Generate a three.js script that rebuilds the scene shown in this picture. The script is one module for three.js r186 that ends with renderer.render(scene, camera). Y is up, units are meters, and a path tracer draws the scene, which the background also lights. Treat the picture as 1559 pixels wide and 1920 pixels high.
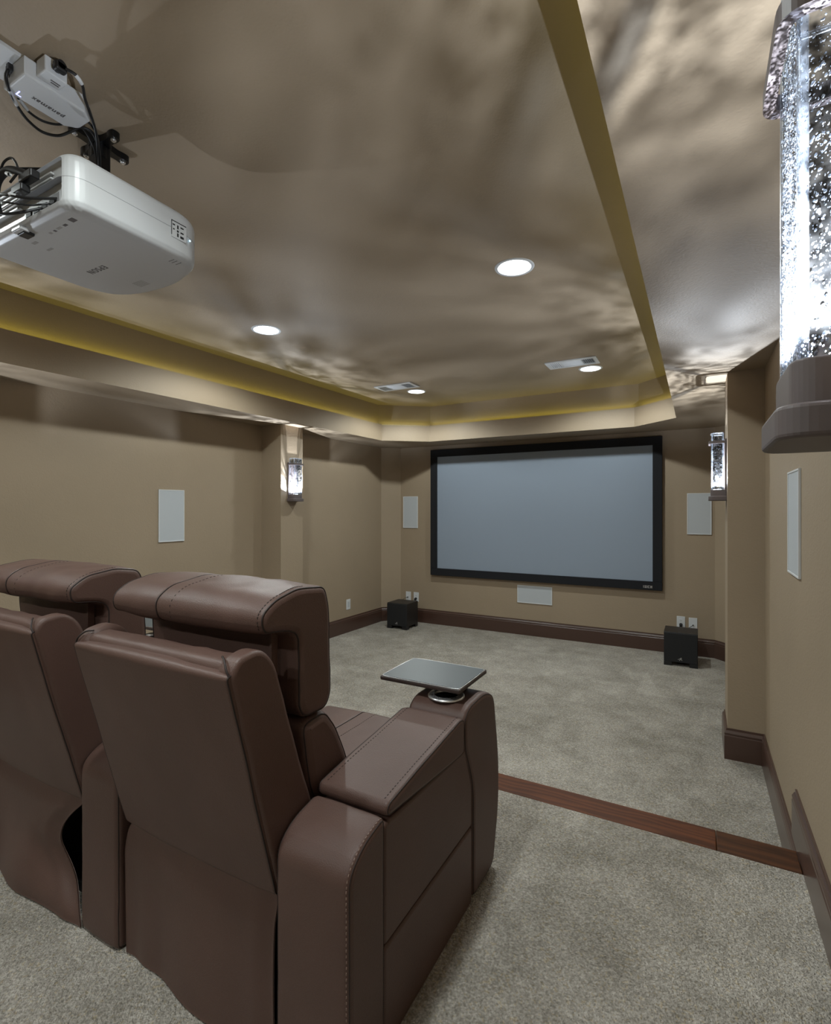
import * as THREE from 'three';
import { RoundedBoxGeometry } from 'three/addons/geometries/RoundedBoxGeometry.js';
import { TextGeometry } from 'three/addons/geometries/TextGeometry.js';
import { FontLoader } from 'three/addons/loaders/FontLoader.js';
import { ImprovedNoise } from 'three/addons/math/ImprovedNoise.js';
import { RectAreaLightUniformsLib } from 'three/addons/lights/RectAreaLightUniformsLib.js';
import * as BGU from 'three/addons/utils/BufferGeometryUtils.js';
import { Brush, Evaluator, SUBTRACTION } from 'three-bvh-csg';

// ---------------------------------------------------------------- camera, exposure
const scene = new THREE.Scene();
scene.background = new THREE.Color(0x000000);
const renderer = new THREE.WebGLRenderer({ antialias: true });
renderer.toneMapping = THREE.LinearToneMapping;
renderer.toneMappingExposure = 1.0;
renderer.shadowMap.enabled = true;
RectAreaLightUniformsLib.init();

const camera = new THREE.PerspectiveCamera(2 * Math.atan(960 / 956) * 180 / Math.PI, 1559 / 1920, 0.02, 60);
camera.position.set(0, 1.44, 0);
camera.rotation.y = THREE.MathUtils.degToRad(29);
camera.setViewOffset(1559, 1920, 0, 5, 1559, 1920);

const CAN = { cd: 6.45, color: new THREE.Color(0.92, 1.0, 0.99) };       // ceiling downlights
const SCONCE = { cd: 7.1, color: new THREE.Color(0.84, 0.91, 1.0) };    // wall sconces
const COVE = { nits: 0.70, color: new THREE.Color(0.80, 0.74, 0.10) };    // cove strips

// ---------------------------------------------------------------- room measures (metres)
const XL = -3.58, XR = 0.33, ZF = -5.73, ZB = 3.0, SOFFIT = 2.235, LEDGE = 2.42, TOP = 2.66, CH = 0.185, STEP = 0.2;
const xWall = z => XL - 0.03 * (z + 5.545), WALL_TURN = Math.atan(0.03);       // the left wall runs a little out of square
const TRAY = [[-3.40, -2.5], [-3.2, 4.97], [-2.76, 5.315], [-0.535, 5.315], [-0.165, 4.97], [-0.165, -2.5]];      // (x, -z)
const TRAY_UP = [[-3.475, -2.57], [-3.27, 5.0], [-2.785, 5.385], [-0.505, 5.385], [-0.095, 5.0], [-0.095, -2.57]];

// ---------------------------------------------------------------- helpers
let seed = 7;
const rnd = () => { seed = (seed * 1664525 + 1013904223) >>> 0; return seed / 4294967296; };
const perlin = new ImprovedNoise();
const taken = {};
function numbered(name) {
  taken[name] = (taken[name] ?? -1) + 1;
  return taken[name] ? name + '_' + String(taken[name]).padStart(3, '0') : name;
}
function tag(o, label, category, group) { o.userData.label = label; o.userData.category = category; if (group) o.userData.group = group; return o; }
function part(name, geo, mat, parent) {
  const m = new THREE.Mesh(geo, mat); m.name = name; m.castShadow = m.receiveShadow = true; parent.add(m); return m;
}
function thing(name, label, category, pos = [0, 0, 0], turn = 0, group) {
  const g = new THREE.Group(); g.name = numbered(name); g.position.set(...pos); g.rotation.y = turn; scene.add(g);
  return tag(g, label, category, group);
}
function single(name, geo, mat, label, category, group) { return tag(part(numbered(name), geo, mat, scene), label, category, group); }
function struct(name, geo, mat) { const m = part(name, geo, mat, scene); m.userData.kind = 'structure'; return m; }
function boxUV(g) {                                                       // uv in metres by the side each face points to
  g = g.index ? g.toNonIndexed() : g;
  const p = g.attributes.position, n = p.count, uv = new Float32Array(n * 2), a = new THREE.Vector3(), b = new THREE.Vector3(), c = new THREE.Vector3();
  for (let i = 0; i < n; i += 3) {
    a.fromBufferAttribute(p, i); b.fromBufferAttribute(p, i + 1).sub(a); c.fromBufferAttribute(p, i + 2).sub(a); b.cross(c);
    const x = Math.abs(b.x), y = Math.abs(b.y), z = Math.abs(b.z);
    for (let k = i; k < i + 3; k++) {
      const X = p.getX(k), Y = p.getY(k), Z = p.getZ(k);
      if (x >= y && x >= z) { uv[2 * k] = Z; uv[2 * k + 1] = Y; } else if (y >= z) { uv[2 * k] = X; uv[2 * k + 1] = Z; } else { uv[2 * k] = X; uv[2 * k + 1] = Y; }
    }
  }
  g.setAttribute('uv', new THREE.BufferAttribute(uv, 2));
  return g;
}
function box(x0, x1, y0, y1, z0, z1) { return boxUV(new THREE.BoxGeometry(x1 - x0, y1 - y0, z1 - z0).translate((x0 + x1) / 2, (y0 + y1) / 2, (z0 + z1) / 2)); }
function rbox(x0, x1, y0, y1, z0, z1, r = 0.004, s = 3) { return boxUV(new RoundedBoxGeometry(x1 - x0, y1 - y0, z1 - z0, s, r).translate((x0 + x1) / 2, (y0 + y1) / 2, (z0 + z1) / 2)); }
function join(...gs) { return BGU.mergeGeometries(gs.map(g => { g = g.index ? g.toNonIndexed() : g; for (const k of Object.keys(g.attributes)) if (!['position', 'normal', 'uv'].includes(k)) g.deleteAttribute(k); return g; })); }
function poly(points) { const s = new THREE.Shape(); points.forEach(([x, y], i) => i ? s.lineTo(x, y) : s.moveTo(x, y)); s.closePath(); return s; }
function slab(shape, y0, y1, opt = {}) { return new THREE.ExtrudeGeometry(shape, { depth: y1 - y0, bevelEnabled: false, curveSegments: 24, ...opt }).rotateX(-Math.PI / 2).translate(0, y0, 0); }   // shape in (x, -z)
function lathe(pts, seg = 40) { return new THREE.LatheGeometry(pts.map(([r, y]) => new THREE.Vector2(r, y)), seg); }
function tube(pts, r, seg = 40, rs = 8, closed = false) { return new THREE.TubeGeometry(new THREE.CatmullRomCurve3(pts.map(p => new THREE.Vector3(...p)), closed), seg, r, rs, closed); }
function cyl(r, h, x, y, z, axis = 'y', seg = 24, r2 = r) {
  const g = new THREE.CylinderGeometry(r2, r, h, seg);
  if (axis === 'x') g.rotateZ(-Math.PI / 2); if (axis === 'z') g.rotateX(Math.PI / 2);
  return g.translate(x, y, z);
}

// ---------------------------------------------------------------- textures
function tileNoise(u, v, per, sd) {                                       // tileable value noise, u v in 0..1
  const x = u * per, y = v * per, xi = Math.floor(x), yi = Math.floor(y), fx = x - xi, fy = y - yi;
  const h = (i, j) => { let n = Math.imul(((i % per) + per) % per, 374761393) + Math.imul(((j % per) + per) % per, 668265263) + Math.imul(sd, 974711); n = Math.imul(n ^ (n >>> 13), 1274126177); return ((n ^ (n >>> 16)) >>> 0) / 4294967296; };
  const sx = fx * fx * (3 - 2 * fx), sy = fy * fy * (3 - 2 * fy);
  return (h(xi, yi) * (1 - sx) + h(xi + 1, yi) * sx) * (1 - sy) + (h(xi, yi + 1) * (1 - sx) + h(xi + 1, yi + 1) * sx) * sy;
}
function texture(size, fn, srgb, metres = 1) {
  const d = new Uint8Array(size * size * 4);
  for (let j = 0; j < size; j++) for (let i = 0; i < size; i++) {
    const c = fn(i / size, j / size), k = 4 * (j * size + i), t = Array.isArray(c) ? c : [c, c, c];
    for (let q = 0; q < 3; q++) d[k + q] = Math.max(0, Math.min(255, Math.round(t[q] * 255)));
    d[k + 3] = 255;
  }
  const t = new THREE.DataTexture(d, size, size, THREE.RGBAFormat);
  t.wrapS = t.wrapT = THREE.RepeatWrapping; t.magFilter = THREE.LinearFilter; t.minFilter = THREE.LinearMipmapLinearFilter; t.generateMipmaps = true;
  if (srgb) t.colorSpace = THREE.SRGBColorSpace;
  t.repeat.set(1 / metres, 1 / metres); t.needsUpdate = true;
  return t;
}
const fbm = (u, v, p, s, o = 4) => { let a = 0, w = 0.5, t = 0; for (let k = 0; k < o; k++) { a += w * tileNoise(u, v, p << k, s + k); t += w; w *= 0.55; } return a / t; };

const lin = (r, g, b) => new THREE.Color().setRGB(r, g, b);
// painted drywall: faint roller texture
const paintBump = texture(512, (u, v) => 0.6 * tileNoise(u, v, 128, 3) + 0.4 * tileNoise(u, v, 64, 4), false, 0.6);
const paintMap = texture(512, (u, v) => { const n = 0.955 + 0.045 * fbm(u, v, 6, 11); return [n, n, n]; }, true, 2.3);
// cut-pile carpet
const inTri = (x, y, t) => { const c = (a, b) => (t[b][0] - t[a][0]) * (y - t[a][1]) - (t[b][1] - t[a][1]) * (x - t[a][0]), p = c(0, 1), q = c(1, 2), r = c(2, 0); return p > 0 && q > 0 && r > 0 || p < 0 && q < 0 && r < 0; };
const VACUUM = [[[-0.401, -4.973], [-0.437, -4.333], [-0.249, -4.346]], [[-0.029, -4.918], [-0.142, -4.418], [-0.03, -4.392]], [[0.047, -4.315], [-0.004, -3.827], [0.056, -3.787]], [[-0.553, -5.029], [-0.613, -4.787], [-0.47, -4.658]], [[0.04, -3.7], [0.10, -3.2], [0.20, -2.6]], [[-0.70, -4.32], [0.04, -4.39], [0.04, -4.36]]];   // nap brushed the other way by the vacuum cleaner
const pile = marks => (u, v) => {
  const broad = fbm(u, v, 7, 21, 4), mid = fbm(u, v, 34, 31, 3), grain = 0.55 * tileNoise(u, v, 760, 41) + 0.45 * tileNoise(u, v, 1024, 42), fleck = tileNoise(u, v, 620, 43);
  let n = 0.80 + 0.22 * (broad - 0.5) + 0.18 * (mid - 0.5) + 0.40 * (grain - 0.5);
  if (marks) { const x = u * 4 - 4 + 0.05 * (mid - 0.5), z = v * 4 - 8 + 0.05 * (broad - 0.5); const X = x < -3.6 ? x + 4 : x; if (VACUUM.some(t => inTri(X, z, t))) n += 0.055; }
  const warm = fleck > 0.8 ? 0.05 : 0;
  return [n + warm * 0.5, n - 0.015, n - 0.075 - warm];
};
const carpetMap = texture(2048, pile(false), true, 3.6), carpetMapFront = texture(2048, pile(true), true, 4);
const carpetBump = texture(1024, (u, v) => 0.5 * tileNoise(u, v, 210, 51) + 0.5 * tileNoise(u, v, 420, 52), false, 0.9);
const leatherBump = texture(512, (u, v) => { const a = tileNoise(u, v, 90, 61), b = tileNoise(u, v, 170, 62); return 0.6 * Math.abs(a - 0.5) * 2 + 0.4 * b; }, false, 0.16);
const leatherMap = texture(512, (u, v) => { const n = 0.90 + 0.10 * fbm(u, v, 5, 66); return [n, n * 0.99, n * 0.98]; }, true, 0.8);
const woodMap = texture(1024, (u, v) => {                                  // long grain along u
  const w = fbm(u, v, 3, 71, 3), ring = 0.5 + 0.5 * Math.sin((v * 5 + w * 3.2) * 6.283), fine = tileNoise(u, v * 12 % 1, 24, 72), line = tileNoise(u * 0.999, v, 8, 74), pore = tileNoise((u * 3) % 1, (v * 16) % 1, 30, 75);
  const t = 0.15 + 0.45 * ring + 0.30 * fine + 0.2 * (line - 0.5) - (pore > 0.82 ? 0.25 : 0);
  return [0.36 + 0.30 * t, 0.235 + 0.20 * t, 0.145 + 0.14 * t];
}, true, 1);
woodMap.repeat.set(0.9, 5);
const woodDark = woodMap.clone(); woodDark.offset.set(0.37, 0.61); woodDark.needsUpdate = true;
const perfBump = texture(128, (u, v) => { const x = (u * 32) % 1 - 0.5, y = (v * 32) % 1 - 0.5; return x * x + y * y < 0.09 ? 0.2 : 0.9; }, false, 0.064);
// seeded glass: cloudy thick and thin places in the cast glass
const seedyMap = texture(512, (u, v) => {
  const a = fbm(u, v, 22, 81, 3), b = tileNoise(u, v, 60, 85), c = fbm(u, v, 5, 88, 2);
  const k = Math.max(0.22, Math.min(1, 0.70 + 1.25 * (a - 0.5) + 0.4 * (b - 0.5) + 0.4 * (c - 0.5)));
  return [k * 0.97, k * 0.985, k];
}, true, 0.30);
const seedyBump = texture(512, (u, v) => fbm(u, v, 22, 91, 3), false, 0.2);

// ---------------------------------------------------------------- materials
const std = o => new THREE.MeshStandardMaterial(o), phy = o => new THREE.MeshPhysicalMaterial(o);
const M = {
  paint: std({ color: lin(0.315, 0.243, 0.166), map: paintMap, bumpMap: paintBump, bumpScale: 0.0006, roughness: 0.62 }),
  carpet: std({ color: lin(0.52, 0.495, 0.51), map: carpetMap, bumpMap: carpetBump, bumpScale: 0.006, roughness: 1 }),
  carpetFront: std({ color: lin(0.52, 0.495, 0.51), map: carpetMapFront, bumpMap: carpetBump, bumpScale: 0.006, roughness: 1 }),
  leather: phy({ color: lin(0.110, 0.062, 0.050), map: leatherMap, bumpMap: leatherBump, bumpScale: 0.0004, roughness: 0.46, specularIntensity: 0.85 }),
  welt: phy({ color: lin(0.022, 0.012, 0.010), roughness: 0.6 }),
  stitch: std({ color: lin(0.03, 0.018, 0.015), roughness: 0.8 }),
  stitchLight: std({ color: lin(0.22, 0.15, 0.12), roughness: 0.8 }),
  black: std({ color: lin(0.006, 0.006, 0.007), roughness: 0.7 }),
  blackPlastic: std({ color: lin(0.010, 0.010, 0.011), roughness: 0.4 }),
  blackMetal: phy({ color: lin(0.008, 0.008, 0.009), roughness: 0.3, metalness: 0.3 }),
  cable: std({ color: lin(0.008, 0.008, 0.009), roughness: 0.45 }),
  base: phy({ color: lin(0.062, 0.031, 0.022), roughness: 0.33, clearcoat: 0.35, clearcoatRoughness: 0.2 }),
  nosing: phy({ color: lin(0.36, 0.26, 0.19), map: woodMap, roughness: 0.55, specularIntensity: 0.5 }),
  nosing2: phy({ color: lin(0.26, 0.22, 0.17), map: woodDark, roughness: 0.55, specularIntensity: 0.5 }),
  velvet: std({ color: lin(0.004, 0.0045, 0.007), roughness: 0.9 }),
  screen: std({ color: lin(0.235, 0.28, 0.345), roughness: 0.75 }),
  silver: std({ color: lin(0.75, 0.75, 0.76), roughness: 0.3, metalness: 0.9 }),
  white: std({ color: lin(0.60, 0.61, 0.62), roughness: 0.45 }),
  grille: std({ color: lin(0.45, 0.475, 0.50), bumpMap: perfBump, bumpScale: 0.0004, roughness: 0.6 }),
  projector: phy({ color: lin(0.47, 0.475, 0.48), roughness: 0.4 }),
  projDark: std({ color: lin(0.20, 0.20, 0.205), roughness: 0.5 }),
  printGrey: std({ color: lin(0.10, 0.09, 0.09), roughness: 0.6 }),
  printPale: std({ color: lin(0.31, 0.30, 0.29), roughness: 0.6 }),
  bronze: std({ color: lin(0.105, 0.084, 0.083), roughness: 0.5 }),
  trayTop: phy({ color: lin(0.075, 0.086, 0.092), roughness: 0.42 }),
  trayEdge: std({ color: lin(0.05, 0.034, 0.030), roughness: 0.45 }),
  sub: std({ color: lin(0.014, 0.011, 0.010), roughness: 0.45 }),
  ventDark: std({ color: lin(0.12, 0.125, 0.13), roughness: 0.6 }),
  glass: phy({ color: 0xffffff, map: seedyMap, bumpMap: seedyBump, bumpScale: 0.0015, roughness: 0.07, transmission: 1, thickness: 0, ior: 1.45, side: THREE.DoubleSide }),
  glassEdge: phy({ color: lin(0.80, 0.84, 0.90), roughness: 0.35, transmission: 1, thickness: 0 }),
  bubble: phy({ color: lin(0.40, 0.43, 0.48), roughness: 0.8, transmission: 0.6, thickness: 0 }),
  lens: std({ color: 0xffffff, emissive: CAN.color.clone(), emissiveIntensity: 9, roughness: 0.5 }),
  sconceLed: std({ color: 0xffffff, emissive: SCONCE.color.clone(), emissiveIntensity: 10, roughness: 0.5 }),
  coveLed: std({ color: 0xffffff, emissive: COVE.color.clone(), emissiveIntensity: 1.2, roughness: 0.5 }),
  blueLed: std({ color: 0xffffff, emissive: lin(0.35, 0.75, 1.0), emissiveIntensity: 3 }),
  violetLed: std({ color: 0xffffff, emissive: lin(0.30, 0.32, 1.0), emissiveIntensity: 2.2 }),
};

// ---------------------------------------------------------------- structure
struct('floor', box(XL - 0.42, XR + 0.12, -0.12, 0, ZF - 0.12, ZB + 0.12), M.carpetFront);
struct('floor_riser', join(box(XL - 0.3, XR, 0, 0.17, -2.265, ZB), box(XL - 0.3, XR, 0.17, STEP, -2.15, ZB)), M.carpet);
struct('wall_front', box(XL - 0.12, XR + 0.12, 0, SOFFIT, ZF - 0.14, ZF), M.paint);
struct('wall_back', box(XL - 0.42, XR + 0.12, 0, SOFFIT, ZB, ZB + 0.14), M.paint);
struct('wall_left', boxUV(slab(poly([[XL - 0.42, -ZF], [xWall(ZF), -ZF], [xWall(ZB), -ZB], [XL - 0.42, -ZB]]), 0, SOFFIT)), M.paint);
struct('wall_right', box(XR, XR + 0.14, 0, SOFFIT, ZF, ZB), M.paint);
struct('wall_corner_left', slab(poly([[XL, -ZF], [XL, -ZF - CH], [XL + CH, -ZF]]), 0, SOFFIT), M.paint);
struct('wall_corner_right', slab(poly([[XR, -ZF], [XR - CH, -ZF], [XR, -ZF - CH]]), 0, SOFFIT), M.paint);
const PIL = [['wall_pilaster_left', -1, -3.54], ['wall_pilaster_left_rear', -1, -0.42], ['wall_pilaster_right', 1, -3.46], ['wall_pilaster_right_rear', 1, -0.42]];
for (const [name, side, zNear] of PIL) {
  const y0 = zNear > -2 ? STEP : 0;
  struct(name, side < 0 ? box(XL - 0.2, XL + 0.185, y0, SOFFIT, zNear - 0.3, zNear) : box(XR - 0.18, XR, y0, SOFFIT, zNear - 0.3, zNear), M.paint);
}
{
  const outer = () => poly([[XL - 0.42, -ZF + 0.14], [XR + 0.14, -ZF + 0.14], [XR + 0.14, -ZB - 0.14], [XL - 0.42, -ZB - 0.14]]);
  const hole = pts => { const p = new THREE.Path(); pts.forEach(([x, y], i) => i ? p.lineTo(x, y) : p.moveTo(x, y)); p.closePath(); return p; };
  let s = outer(); s.holes.push(hole(TRAY)); struct('ceiling_soffit', boxUV(slab(s, SOFFIT, LEDGE)), M.paint);
  s = outer(); s.holes.push(hole(TRAY_UP)); struct('ceiling_tray_wall', boxUV(slab(s, LEDGE, TOP)), M.paint);
}
const LIGHTS = [[-0.81, -2.49], [-2.57, -2.54], [-2.55, -4.62], [-0.815, -4.6], [-0.81, -0.40], [-2.57, -0.40], [-0.81, 1.68], [-2.57, 1.68]];
{
  const s = poly([[XL - 0.42, -ZF + 0.14], [XR + 0.14, -ZF + 0.14], [XR + 0.14, -ZB - 0.14], [XL - 0.42, -ZB - 0.14]]);
  for (const [x, z] of LIGHTS) { const p = new THREE.Path(); p.absarc(x, -z, 0.083, 0, 2 * Math.PI, true); s.holes.push(p); }
  struct('ceiling', boxUV(slab(s, TOP, TOP + 0.13)), M.paint);
}

// baseboards: one moulded run per wall face, mitred into its neighbours
const BP = [[0, 0], [0.017, 0], [0.017, 0.132], [0.0145, 0.139], [0.0165, 0.144], [0.0165, 0.150], [0.011, 0.160], [0.007, 0.164], [0.007, 0.175], [0, 0.175]];
function baseRun(a, b, y, e0 = 0, e1 = 0) {                                // a to b along the wall, the room on the right hand; e: how far the front runs on (outer corner +1, inner -1)
  const A = new THREE.Vector3(a[0], y, a[1]), B = new THREE.Vector3(b[0], y, b[1]), dir = B.clone().sub(A).normalize(), n = new THREE.Vector3(-dir.z, 0, dir.x);
  const pos = [], uv = [], L = A.distanceTo(B);
  const at = (P, q, e) => P.clone().addScaledVector(n, q[0]).addScaledVector(dir, e * q[0]).add(new THREE.Vector3(0, q[1], 0));
  for (let i = 0; i < BP.length - 1; i++) {
    const p0 = at(A, BP[i], -e0), p1 = at(A, BP[i + 1], -e0), q0 = at(B, BP[i], e1), q1 = at(B, BP[i + 1], e1);
    for (const v of [p0, q1, q0, p0, p1, q1]) pos.push(v.x, v.y, v.z);
    uv.push(0, i * 0.02, L, i * 0.02 + 0.02, L, i * 0.02, 0, i * 0.02, 0, i * 0.02 + 0.02, L, i * 0.02 + 0.02);
  }
  for (const [P, e, f] of [[A, -e0, 1], [B, e1, -1]]) {
    const tri = THREE.ShapeUtils.triangulateShape(BP.map(q => new THREE.Vector2(...q)), []);
    for (const t of tri) for (const k of f > 0 ? t : [t[0], t[2], t[1]]) { const v = at(P, BP[k], e); pos.push(v.x, v.y, v.z); uv.push(BP[k][0], BP[k][1]); }
  }
  const g = new THREE.BufferGeometry();
  g.setAttribute('position', new THREE.BufferAttribute(new Float32Array(pos), 3)); g.setAttribute('uv', new THREE.BufferAttribute(new Float32Array(uv), 2)); g.computeVertexNormals();
  return g;
}
const K = Math.tan(Math.PI / 8);
// walking with the room on the right hand: front wall from left to right reads as a -> b with normal (-dz, dx)
struct('baseboard_front', baseRun([XL + CH, ZF], [XR - CH, ZF], 0, -K, -K), M.base);
struct('baseboard_corner_left', baseRun([XL, ZF + CH], [XL + CH, ZF], 0, -K, -K), M.base);
struct('baseboard_corner_right', baseRun([XR - CH, ZF], [XR, ZF + CH], 0, -K, -K), M.base);
{
  const pr = XR - 0.18, z1 = -3.46, z2 = -3.76, pl = XL + 0.185, l1 = -3.54, l2 = -3.84;
  struct('baseboard_right', join(baseRun([XR, ZF + CH], [XR, z2], 0, -K, -1), baseRun([XR, z2], [pr, z2], 0, -1, 1), baseRun([pr, z2], [pr, z1], 0, 1, 1), baseRun([pr, z1], [XR, z1], 0, 1, -1), baseRun([XR, z1], [XR, -2.265], 0, -1, 0)), M.base);
  const W = z => [xWall(z), z];
  struct('baseboard_left', join(baseRun(W(-2.265), W(l1), 0, 0, -1), baseRun(W(l1), [pl, l1], 0, -1, 1), baseRun([pl, l1], [pl, l2], 0, 1, 1), baseRun([pl, l2], W(l2), 0, 1, -1), baseRun(W(l2), W(ZF + CH), 0, -1, -K)), M.base);
  struct('baseboard_right_riser', join(baseRun([XR, -2.40], [XR, -0.72], STEP, 0, -1), baseRun([XR, -0.72], [pr, -0.72], STEP, -1, 1), baseRun([pr, -0.72], [pr, -0.42], STEP, 1, 1), baseRun([pr, -0.42], [XR, -0.42], STEP, 1, -1), baseRun([XR, -0.42], [XR, ZB], STEP, -1, 0)), M.base);
  struct('baseboard_left_riser', join(baseRun(W(ZB), W(-0.42), STEP, 0, -1), baseRun(W(-0.42), [pl, -0.42], STEP, -1, 1), baseRun([pl, -0.42], [pl, -0.72], STEP, 1, 1), baseRun([pl, -0.72], W(-0.72), STEP, 1, -1), baseRun(W(-0.72), W(-2.40), STEP, -1, 0)), M.base);
}
// wooden stair nosing, three boards end to end
{
  const n = new THREE.Group(); n.name = 'trim_1'; n.userData.kind = 'structure'; n.userData.label = 'reddish brown wooden nosing board along the carpeted step'; scene.add(n);
  const X0 = xWall(-2.2) + 0.018, X3 = XR - 0.017, cuts = [X0, -1.75, 0.06, X3];
  for (let i = 0; i < 3; i++) part('board', rbox(cuts[i] + 0.0006, cuts[i + 1] - 0.0006, 0.172, 0.2015, -2.287, -2.1505, 0.004), i === 2 ? M.nosing2 : M.nosing, n);
}

// ---------------------------------------------------------------- cove strips on the tray ledge
{
  const seg = [];
  for (let i = 0; i < TRAY.length; i++) seg.push([TRAY[i], TRAY[(i + 1) % TRAY.length], TRAY_UP[i], TRAY_UP[(i + 1) % TRAY.length]]);
  const where = ['along the left side of the tray ceiling', 'on the left angled corner of the tray', 'along the front of the tray above the screen', 'on the right angled corner of the tray', 'along the right side of the tray ceiling', 'along the rear of the tray ceiling'];
  seg.forEach(([a, b, c, d], i) => {
    const mix = (u, v) => u * 0.42 + v * 0.58, p = [mix(a[0], c[0]), -mix(a[1], c[1])], q = [mix(b[0], d[0]), -mix(b[1], d[1])];
    const L = Math.hypot(q[0] - p[0], q[1] - p[1]) - 0.03, mid = [(p[0] + q[0]) / 2, (p[1] + q[1]) / 2], ang = Math.atan2(-(q[1] - p[1]), q[0] - p[0]);
    const s = thing('cove_light_strip', 'thin yellow green light strip hidden ' + where[i], 'light strip', [mid[0], LEDGE, mid[1]], ang);
    part('strip', box(-L / 2, L / 2, 0.0005, 0.006, -0.006, 0.006), M.coveLed, s);
    const l = new THREE.RectAreaLight(COVE.color, COVE.nits * 12, L, 0.012); l.position.set(0, 0.008, 0); l.rotation.x = Math.PI / 2; s.add(l);
  });
}

// ---------------------------------------------------------------- recessed downlights
{
  const lab = ['large bright recessed ceiling light nearest the right side of the tray', 'recessed ceiling light by the left edge of the tray', 'recessed ceiling light beside the left ceiling vent', 'recessed ceiling light beside the right ceiling vent',
    'recessed ceiling light above the right recliner', 'recessed ceiling light left of the projector', 'recessed ceiling light behind the camera on the right', 'recessed ceiling light behind the camera on the left'];
  LIGHTS.forEach(([x, z], i) => {
    const t = thing('recessed_light', lab[i], 'ceiling light', [x, TOP, z], 0, 'recessed lights in the tray ceiling');
    part('trim', lathe([[0.080, 0.010], [0.080, -0.001], [0.084, -0.004], [0.096, -0.004], [0.099, 0.0]], 48), M.white, t);
    part('reflector', lathe([[0.0815, 0.0], [0.080, 0.02], [0.077, 0.052], [0.077, 0.066]], 48), M.white, t);
    part('lens', cyl(0.0775, 0.006, 0, 0.041, 0, 'y', 40), M.lens, t);
    const l = new THREE.SpotLight(CAN.color, CAN.cd, 0, THREE.MathUtils.degToRad(80), 0.3, 2);
    l.position.set(0, 0.030, 0); l.target.position.set(0, -2, 0); l.castShadow = true; l.shadow.radius = 2.6; l.shadow.mapSize.set(1024, 1024); t.add(l, l.target);
  });
}

// ---------------------------------------------------------------- ceiling registers
function register(x, z, label) {
  const t = thing('ceiling_vent', label, 'vent', [x, TOP, z], 0, 'supply registers in the tray ceiling');
  const W = 0.205, D = 0.102, s = poly([[-W, -D], [W, -D], [W, D], [-W, D]]);
  for (const [a, b] of [[-0.178, -0.085], [-0.077, 0.077], [0.085, 0.178]]) { const h = new THREE.Path(); h.moveTo(a, -0.072); h.lineTo(a, 0.072); h.lineTo(b, 0.072); h.lineTo(b, -0.072); h.closePath(); s.holes.push(h); }
  part('frame', boxUV(slab(s, -0.010, -0.002)), M.white, t);
  part('duct_opening', box(-0.18, 0.18, -0.0018, -0.0004, -0.074, 0.074), M.ventDark, t);
  for (const sgn of [-1, 1]) for (let k = 0; k < 6; k++) { const g = new THREE.BoxGeometry(0.001, 0.010, 0.144).rotateZ(sgn * 0.5).translate(sgn * (0.094 + k * 0.0155), -0.006, 0); part('blade', g, M.white, t); }
  for (let k = 0; k < 9; k++) part('blade', new THREE.BoxGeometry(0.154, 0.011, 0.001).rotateX(0.9).translate(0, -0.006, -0.062 + k * 0.0155), M.white, t);
  for (const sx of [-1, 1]) part('screw', cyl(0.004, 0.002, sx * 0.192, -0.0105, 0), M.silver, t);
}
register(-2.615, -4.335, 'white ceiling vent near the left front corner of the tray');
register(-0.915, -4.335, 'white ceiling vent near the right front corner of the tray');

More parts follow.
